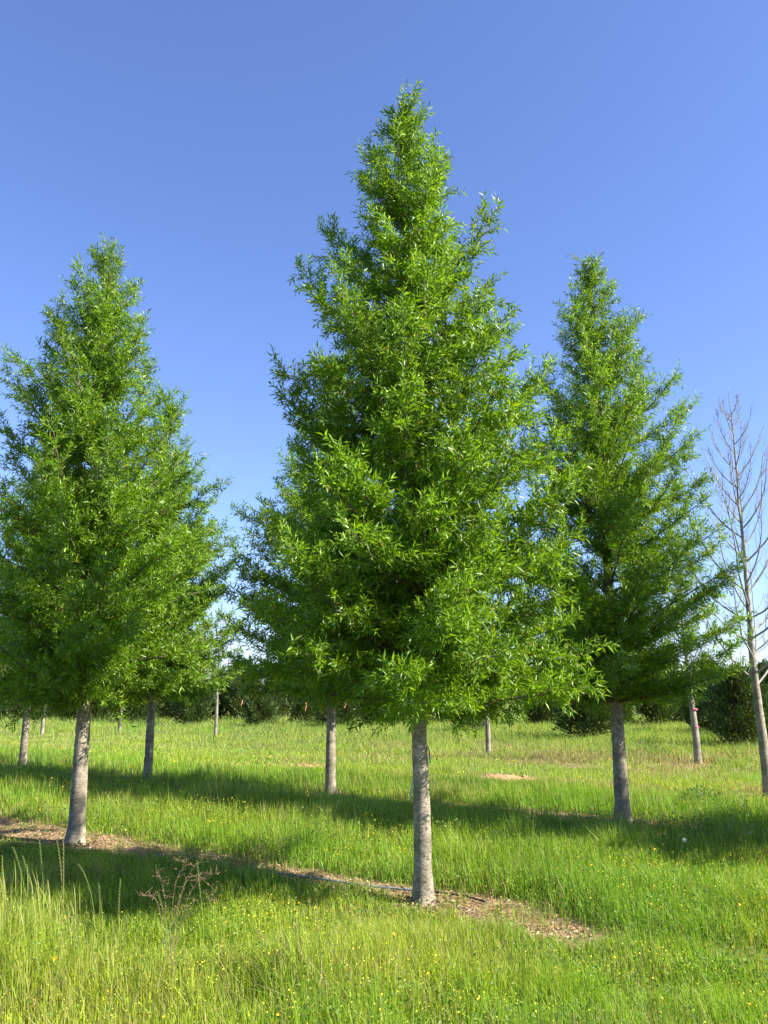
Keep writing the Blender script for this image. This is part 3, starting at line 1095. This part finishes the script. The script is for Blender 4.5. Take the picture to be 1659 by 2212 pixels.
# drifts of dead leaves and short stems heaped round the trunk feet
rg = np.random.default_rng(120)
PX, PY, PZ = [], [], []
for (tx_, ty_), cnt_ in ((posC, 420), (posL, 420), (posR, 360), (posM, 160), (posML, 140), (posLL, 140), (posB, 200), (r3a, 120)):
    rr = 0.07 + np.abs(rg.normal(0, 0.20, cnt_))
    aa = rg.uniform(0, 6.28, cnt_)
    PX.append(tx_ + rr * np.cos(aa))
    PY.append(ty_ + rr * np.sin(aa))
    PZ.append(rg.uniform(0, 1, cnt_) * 0.05 * np.exp(-rr / 0.18) + 0.006)
x, y, zz = np.concatenate(PX), np.concatenate(PY), np.concatenate(PZ)
n = len(x)
a = rg.uniform(0, 6.28, n)
D = unit(np.stack([np.cos(a), np.sin(a), rg.normal(0.05, 0.4, n)], -1))
Ln = rg.uniform(0.02, 0.07, n)
tint = pal[rg.integers(0, 5, n)] * rg.uniform(0.55, 1.05, n)[:, None]
o = obj('leaf_litter', leaves_mesh('leaf_litter', np.stack([x, y, gz(x, y) + zz], -1), D, unit(UP + rg.normal(0, 0.6, (n, 3))), Ln, Ln * rg.uniform(0.18, 0.35, n), tint, M_LITTER))
o['kind'] = 'stuff'
o['label'] = 'dead leaves heaped round the feet of the trunks'

# ------------------------------------------------------------------ single plants
def rye_stalk(px, py, Y, bend, label, dry=False, spikelets=True):
    """a seeding grass stalk whose tip shows at the given place"""
    bend = bend * 0.55
    tip = at_dist(px, py, Y)
    x0 = tip[0] - bend
    z0 = float(gz(x0, Y))
    H = tip[2] - z0
    rgs = np.random.default_rng(int(px * 7 + py))
    s = np.linspace(0, 1, 14)
    over = min(0.35, abs(bend) * 0.8)
    pw = rgs.uniform(1.7, 2.6)
    pts = np.stack([x0 + bend * s ** pw + 0.012 * np.sin(s * rgs.uniform(3, 6)), Y + 0.05 * s * rgs.normal(0, 1), z0 + H * (s - 0.55 * min(0.6, abs(bend) * 2.2) * s ** 4)], -1)
    pts[:, 2] = z0 + (pts[:, 2] - z0) * (H / (pts[-1, 2] - z0))
    c_st = (0.40, 0.30, 0.14) if dry else (0.19, 0.27, 0.05)
    c_hd = (0.46, 0.34, 0.18) if dry else (0.27, 0.33, 0.10)
    o = thing('grass_stalk', label, 'grass stalk', (x0, Y, z0), 0, 'single seeding grass stalks in the foreground')
    org = np.array((x0, Y, z0))
    A = Acc()
    A.add(*tube(pts - org, np.linspace(0.0017, 0.0008, 14), 4), col=c_st)
    obj('stem', A.mesh('stem', M_DRY), o)
    A = Acc()
    f = np.linspace(0.66, 1.0, 22)
    for k, fk in enumerate(f):
        c = np.array([np.interp(fk, s, pts[:, i]) for i in range(3)]) - org
        tg = np.array([np.interp(min(1, fk + 0.03), s, pts[:, i]) - np.interp(fk - 0.03, s, pts[:, i]) for i in range(3)])
        tg = tg / np.linalg.norm(tg)
        sd_ = np.cross(tg, (0, 1, 0)) * (1 if k % 2 else -1)
        dv = tg * 0.85 + sd_ * 0.5
        dv /= np.linalg.norm(dv)
        L_ = 0.015
        w_ = np.array((0, 0.0020, 0))
        w2 = np.cross(dv, (0, 1, 0)) * 0.0020
        A.add(np.stack([c, c + dv * L_ * .5 + w_, c + dv * L_, c + dv * L_ * .5 - w_, c + dv * L_ * .5 + w2]), t=[[0, 1, 2], [0, 2, 3], [0, 4, 2]], col=c_hd)
    obj('seed_head', A.mesh('seed_head', M_DRY), o)
    return o


rye_stalk(8, 1852, 5.5, -0.05, 'seeding stalk cut by the left edge of the tall sunlit grass')
rye_stalk(34, 1832, 5.5, -0.22, 'arching stalk leaning left in the tall grass at far left')
rye_stalk(60, 1848, 5.45, -0.16, 'stalk bowed left over the tall grass clump at left')
rye_stalk(84, 1818, 5.5, -0.10, 'tallest pale seed head of the left grass clump')
rye_stalk(112, 1826, 5.4, -0.13, 'pale slanting seed head second from the right of the left clump')
rye_stalk(147, 1815, 5.5, 0.0, 'upright straw-coloured stalk at the right of the left clump', True)
rye_stalk(176, 1868, 5.4, -0.20, 'green stalk nodding left just right of the left clump')
rye_stalk(218, 1910, 5.3, -0.10, 'lone seed head against the dark shadow, right of the left clump')
rye_stalk(262, 1904, 5.35, 0.02, 'thin upright stalk standing in front of the left shadow')
rye_stalk(345, 1933, 5.2, -0.12, 'short stalk seeding in the middle of the left shadow edge')
rye_stalk(424, 1868, 5.3, -0.10, 'tall green seed head left of the dry brown weed')
rye_stalk(442, 1932, 5.2, -0.16, 'drooping seed head just below and left of the dry weed')
rye_stalk(378, 2005, 4.9, 0.22, 'green seed head arching right in front of the shadow edge')
rye_stalk(300, 2150, 4.5, 0.14, 'low arching seed head in the lower left foreground')
rye_stalk(620, 2012, 5.0, 0.05, 'thin stalk standing right of the dry weed at the shadow edge')
rye_stalk(724, 1985, 5.1, 0.02, 'thin upright stalk at the shadow edge left of the central trunk')

# dry branching weed
Yw = 5.25
org = np.array((at_dist(368, 2000, Yw)[0], Yw, 0.0))
org[2] = gz(org[0], org[1])
weed = thing('dry_weed', 'dead brown branching weed standing in the shaded grass at lower left', 'weed', tuple(org))
rgw = np.random.default_rng(4)
stems = (((368, 2000), (372, 1930), (380, 1880), (418, 1862), (379, 1859)), ((368, 2000), (385, 1930), (408, 1880), (432, 1862), (466, 1826)),
         ((368, 2000), (376, 1960), (400, 1895), (425, 1880), (466, 1926)), ((368, 2000), (395, 1950), (420, 1905), (445, 1890), (475, 1885)),
         ((368, 2000), (350, 1955), (335, 1935), (315, 1932), (302, 1936)), ((368, 2000), (390, 1970), (425, 1940), (450, 1938), (472, 1948)),
         ((368, 2000), (360, 1950), (352, 1915), (345, 1890), (338, 1885)))
for st in stems:
    A = Acc()
    pts = []
    for k, (px, py) in enumerate(st):
        pts.append(at_dist(px, py, Yw + (0.0 if k == 0 else rgw.uniform(-0.04, 0.04))) - org)
    pts = np.array(pts)
    pts[0] = (0, 0, 0)
    s = np.linspace(0, 1, 14)
    sp = np.stack([np.interp(s, np.linspace(0, 1, len(pts)), pts[:, i]) for i in range(3)], -1)
    for _ in range(7):
        sp[1:-1] = (sp[:-2] + sp[1:-1] * 2 + sp[2:]) / 4
    A.add(*tube(sp, np.linspace(0.0018, 0.0008, 14), 4), col=(0.20, 0.14, 0.085))
    for k in range(4, 14):
        for _ in range(2):
            dv = unit(np.array((rgw.normal(0, 1), rgw.normal(0, 0.6), rgw.uniform(-0.1, 1.0))))
            e = sp[k] + dv * rgw.uniform(0.02, 0.07)
            A.add(*tube(np.stack([sp[k], e]), [0.0009, 0.0005], 3, cap=False), col=(0.25, 0.17, 0.10))
            for q_ in range(3):
                c = sp[k] + (e - sp[k]) * rgw.uniform(0.4, 1.0)
                v = unit(rgw.normal(0, 1, 3)) * 0.006
                v2 = unit(rgw.normal(0, 1, 3)) * 0.006
                A.add(np.stack([c, c + v, c + v2]), t=[[0, 1, 2]], col=(0.30, 0.18, 0.11))
    obj('stem', A.mesh('stem', M_DRY), weed)


# dandelion clocks
def dandelion(px, py, Y, label, lean):
    top = at_dist(px, py, Y)
    x0 = top[0] - lean
    z0 = float(gz(x0, Y))
    o = thing('dandelion', label, 'dandelion', (x0, Y, z0), 0, 'white dandelion clocks')
    tip = np.array((lean, 0, top[2] - z0))
    s = np.linspace(0, 1, 8)[:, None]
    pts = np.hstack([lean * s ** 1.5, 0 * s, tip[2] * s])
    A = Acc()
    A.add(*tube(pts, np.full(8, 0.0028), 5), col=(0.22, 0.26, 0.09))
    obj('stem', A.mesh('stem', M_DRY), o)
    A = Acc()
    rgd = np.random.default_rng(2)
    for k in range(110):
        dv = unit(rgd.normal(0, 1, 3))
        e = tip + dv * 0.014
        s1 = unit(np.cross(dv, rgd.normal(0, 1, 3)))
        s2 = np.cross(dv, s1)
        A.add(np.stack([tip, e + s1 * 0.0012, e - s1 * 0.0012]), t=[[0, 1, 2]], col=(0.6, 0.56, 0.48))
        A.add(np.stack([e, e + dv * 0.004 + s1 * 0.006, e + dv * 0.004 - s1 * 0.006 + s2 * 0.003, e + dv * 0.004 + s2 * 0.008]), t=[[0, 1, 2], [0, 2, 3]], col=(0.75, 0.73, 0.68))
    obj('seed_head', A.mesh('seed_head', M_FLOWER), o)


dandelion(1478, 1815, 8.3, 'white dandelion clock on a leaning stalk at the shadow edge on the right', 0.10)
dandelion(1620, 1800, 9.3, 'fainter dandelion clock standing in the shade near the right edge', 0.0)

# broad-leaved weed clumps
def weed_clump(px, py, r, h, n, label, seed, colr=(0.085, 0.165, 0.04), ls=1.0):
    x0, y0 = on_ground(px, py)
    rgq = np.random.default_rng(seed)
    z0 = float(gz(x0, y0))
    rr = r * np.sqrt(rgq.uniform(0, 1, n))
    a = rgq.uniform(0, 6.28, n)
    P = np.stack([np.cos(a) * rr, np.sin(a) * rr, rgq.uniform(0.0, 1, n) * h * (1 - 0.5 * (rr / r) ** 2)], -1)
    D = unit(np.stack([np.cos(a), np.sin(a), 0.9 + rgq.normal(0, 0.4, n)], -1) + rgq.normal(0, 0.4, (n, 3)))
    L_ = rgq.uniform(0.035, 0.08, n) * ls
    tn = np.array(colr) * rgq.uniform(0.8, 1.25, n)[:, None]
    o = thing('weed_clump', label, 'weed clump', (x0, y0, z0), 0, 'leafy weed clumps in the grass')
    f = obj('foliage', leaves_mesh('foliage', P, D, unit(UP + rgq.normal(0, 0.6, (n, 3))), L_, L_ * 0.3, tn, M_GRASS), o)
    f['kind'] = 'stuff'
    return o


weed_clump(1515, 1752, 0.30, 0.34, 620, 'dark bluish weed clump in the sunlit grass right of the right oak trunk', 1)
weed_clump(1585, 1592, 0.9, 0.7, 500, 'grey-green tall weeds beside the pink-taped trunk', 2, (0.085, 0.13, 0.045))
weed_clump(1405, 1640, 0.5, 0.5, 260, 'pale spiky weed between the right oak trunk and pink-taped trunk', 3, (0.16, 0.18, 0.06))
weed_clump(1060, 1612, 0.8, 0.6, 420, 'tall weeds round the thin pale trunk right of centre', 4, (0.075, 0.125, 0.04))
weed_clump(780, 1612, 1.0, 0.6, 420, 'tall weeds between the central trunk and the thin dark trunk', 5, (0.085, 0.14, 0.05))
weed_clump(590, 1600, 1.2, 0.6, 420, 'grey-green weeds in front of the low rounded conifer', 6, (0.085, 0.14, 0.055))
weed_clump(1545, 2125, 0.22, 0.16, 260, 'low broad-leaved clump in the short grass at lower right', 7, (0.14, 0.25, 0.03), 0.6)
weed_clump(1620, 1880, 0.16, 0.26, 160, 'small dark weed clump at the right edge below the shade', 8, (0.10, 0.19, 0.03), 0.7)

# ------------------------------------------------------------------ soil heaps left where trees were dug
def soil_heap(px, py, rx, ry, h, label, seed):
    x0, y0 = on_ground(px, py)
    z0 = float(gz(x0, y0)) - 0.02
    o = thing('soil_heap', label, 'soil heap', (x0, y0, z0), 0, 'orange soil heaps in the grass')
    rgq = np.random.default_rng(seed)
    n, m = 28, 9
    A = Acc()
    V = [(0, 0, h)]
    for i in range(1, m + 1):
        f = i / m
        for j in range(n):
            a = 2 * PI * j / n
            k = 1 + 0.25 * (float(noise2(math.cos(a) * 2 + 5, math.sin(a) * 2 + 5, seed)) - 0.5)
            zz = h * (1 - f ** 1.5) * (0.75 + 0.5 * float(noise2(f * 4 * math.cos(a) + 9, f * 4 * math.sin(a) + 9, seed + 1))) - (0.03 if i == m else 0)
            V.append((math.cos(a) * rx * f * k, math.sin(a) * ry * f * k, zz))
    tri = [[0, 1 + j, 1 + (j + 1) % n] for j in range(n)]
    q = [[1 + (i - 1) * n + j, 1 + i * n + j, 1 + i * n + (j + 1) % n, 1 + (i - 1) * n + (j + 1) % n] for i in range(1, m) for j in range(n)]
    obj('mound', mesh_np('mound', np.array(V), [np.array(q), np.array(tri)], M_SOIL, None, True), o)
    for k in range(16):
        a = rgq.uniform(0, 6.28)
        f = rgq.uniform(0, 0.95)
        r = rgq.uniform(0.025, 0.07)
        c = np.array((math.cos(a) * rx * f, math.sin(a) * ry * f, h * (1 - f ** 1.5) * 0.9))
        V = np.array(((1, 0, 0), (-1, 0, 0), (0, 1, 0), (0, -1, 0), (0, 0, 1), (0, 0, -1), (.7, .7, .5), (-.7, .6, .5), (.6, -.7, .5), (-.7, -.7, .4)), float) * rgq.uniform(0.6, 1.1, (10, 1)) * r
        T_ = [[4, 0, 6], [4, 6, 2], [4, 2, 7], [4, 7, 1], [4, 1, 9], [4, 9, 3], [4, 3, 8], [4, 8, 0], [0, 5, 6], [6, 5, 2], [2, 5, 7], [7, 5, 1], [1, 5, 9], [9, 5, 3], [3, 5, 8], [8, 5, 0]]
        obj('clod', mesh_np('clod', V + c, np.array(T_), M_SOIL), o)


soil_heap(1082, 1684, 0.85, 0.5, 0.10, 'low orange soil heap with clods right of the central trunk', 1)
soil_heap(655, 1656, 0.55, 0.4, 0.06, 'small pale orange soil patch left of the thin dark trunk', 2)

# ------------------------------------------------------------------ irrigation pipe and hose along the first row
def ground_line(name, label, cat, pix, r, mat, z=0.02):
    P = []
    for px, py in pix:
        x, y = on_ground(px, py, z)
        P.append((x, y, float(gz(x, y)) + z))
    P = np.array(P)
    s = np.linspace(0, len(P) - 1, (len(P) - 1) * 8 + 1)
    pts = np.stack([np.interp(s, np.arange(len(P)), P[:, i]) for i in range(3)], -1)
    for _ in range(3):
        pts[1:-1] = (pts[:-2] + 2 * pts[1:-1] + pts[2:]) / 4
    org = pts[0].copy()
    V, q, tr = tube(pts - org, np.full(len(pts), r), 10)
    thing(name, label, cat, tuple(org), 0, None, mesh_np(name, V, [q, tr], mat, None, True))


ground_line('irrigation_pipe', 'grey irrigation pipe lying along the mulch strip left of the central trunk', 'pipe',
            [(596, 1884), (640, 1890), (690, 1896), (745, 1904), (800, 1911), (860, 1917), (905, 1922)], 0.011, M_PIPE, 0.022)
ground_line('drip_hose', 'black drip hose lying in the grass right of the central trunk foot', 'hose',
            [(912, 1921), (945, 1925), (975, 1930), (1008, 1935), (1050, 1948)], 0.0075, M_HOSE, 0.02)

# ------------------------------------------------------------------ ties and tapes
def ring_pts(c, r, n=20, tilt=0.0):
    a = np.linspace(0, 2 * PI, n + 1)
    return np.stack([c[0] + r * np.cos(a), c[1] + r * np.sin(a), c[2] + tilt * r * np.cos(a)], -1)


zc = float(gz(*posC))
tw = thing('twine', 'blue twine tied round the trunk of the central oak, loose end hanging', 'twine', (posC[0] - 0.011, posC[1], zc + 1.22))
V, q, tr = tube(ring_pts((0, 0, 0), 0.0665, 22, 0.05), np.full(23, 0.0028), 6)
obj('loop', mesh_np('loop', V, [q, tr], M_TWINE, None, True), tw)
V, q, tr = tube([(0.062, -0.03, 0.0), (0.071, -0.03, -0.03), (0.073, -0.028, -0.075), (0.078, -0.026, -0.125)], [0.004, 0.005, 0.005, 0.004], 6)
obj('loose_end', mesh_np('loose_end', V, [q, tr], M_TWINE, None, True), tw)
tp = at_dist(891, 1690, 7.3)
tb = at_dist(884, 1726, 7.3)
o_ = np.array((tp[0], 7.3, tp[2]))
tdir = tb - tp
V = np.array([(0.012, 0, 0.02), (0.002, 0.003, 0.02), tdir + (0, 0.006, 0), tdir + (0.008, 0, 0), tdir * 0.5 + (0.010, -0.004, 0), tdir * 0.5 + (-0.002, 0.004, 0)])
Vb = np.concatenate([V, V + (0, 0.002, 0)])
thing('plastic_tie', 'pale blue plastic strip hanging at the left side of the central trunk', 'plastic tie', tuple(o_), 0, None,
      mesh_np('plastic_tie', Vb, np.array([[0, 1, 5, 4], [4, 5, 2, 3], [6, 10, 11, 7], [10, 9, 8, 11]]), M_TIE))


def tape(center, r, label, w=0.02):
    n = 20
    a = np.linspace(0, 2 * PI, n, endpoint=False)
    V = np.concatenate([np.stack([rr * np.cos(a), rr * np.sin(a), np.full(n, z)], -1) for rr, z in ((r, -w), (r, w), (r + 0.003, w), (r + 0.003, -w))])
    q = [[k * n + j, k * n + (j + 1) % n, ((k + 1) % 4) * n + (j + 1) % n, ((k + 1) % 4) * n + j] for k in range(4) for j in range(n)]
    thing('marking_tape', label, 'tape', center, 0, 'pink marking tapes on the trees', mesh_np('marking_tape', V, np.array(q), M_PINK, None, False))


z3 = float(gz(*r3a))
tape((r3a[0], r3a[1], z3 + 1.28), 0.078, 'upper, broader pink tape round the pale trunk at right')
tape((r3a[0], r3a[1], z3 + 0.86), 0.083, 'lower, thin pink tape round the pale trunk at right', 0.010)


def ribbon(px, py0, py1, Y, label):
    a = at_dist(px, py0, Y)
    b = at_dist(px, py1, Y)
    n = 7
    A = Acc()
    s = np.linspace(0, 1, n)
    c = np.stack([0.02 * np.sin(s * 5), 0.03 * np.cos(s * 4), (b[2] - a[2]) * s], -1)
    w = np.stack([np.cos(s * 1.2) * 0.018, np.sin(s * 1.2) * 0.018, 0 * s], -1)
    A.add(np.concatenate([c - w, c + w]), q=[[i, i + 1, n + i + 1, n + i] for i in range(n - 1)])
    A.add(np.concatenate([c - w, c + w]) + (0, 0.003, 0), q=[[i, n + i, n + i + 1, i + 1] for i in range(n - 1)])
    thing('ribbon', label, 'ribbon', tuple(a), 0, 'salmon ribbons hung on the conifers', A.mesh('ribbon', M_SALMON))


ribbon(523, 1512, 1524, 42.0, 'faint salmon ribbon on the conifer in the gap left of centre')
ribbon(661, 1518, 1536, 42.0, 'salmon ribbon on the conifer left of the thin dark trunk')
ribbon(746, 1514, 1530, 39.0, 'salmon ribbon on the conifer right of the thin dark trunk')
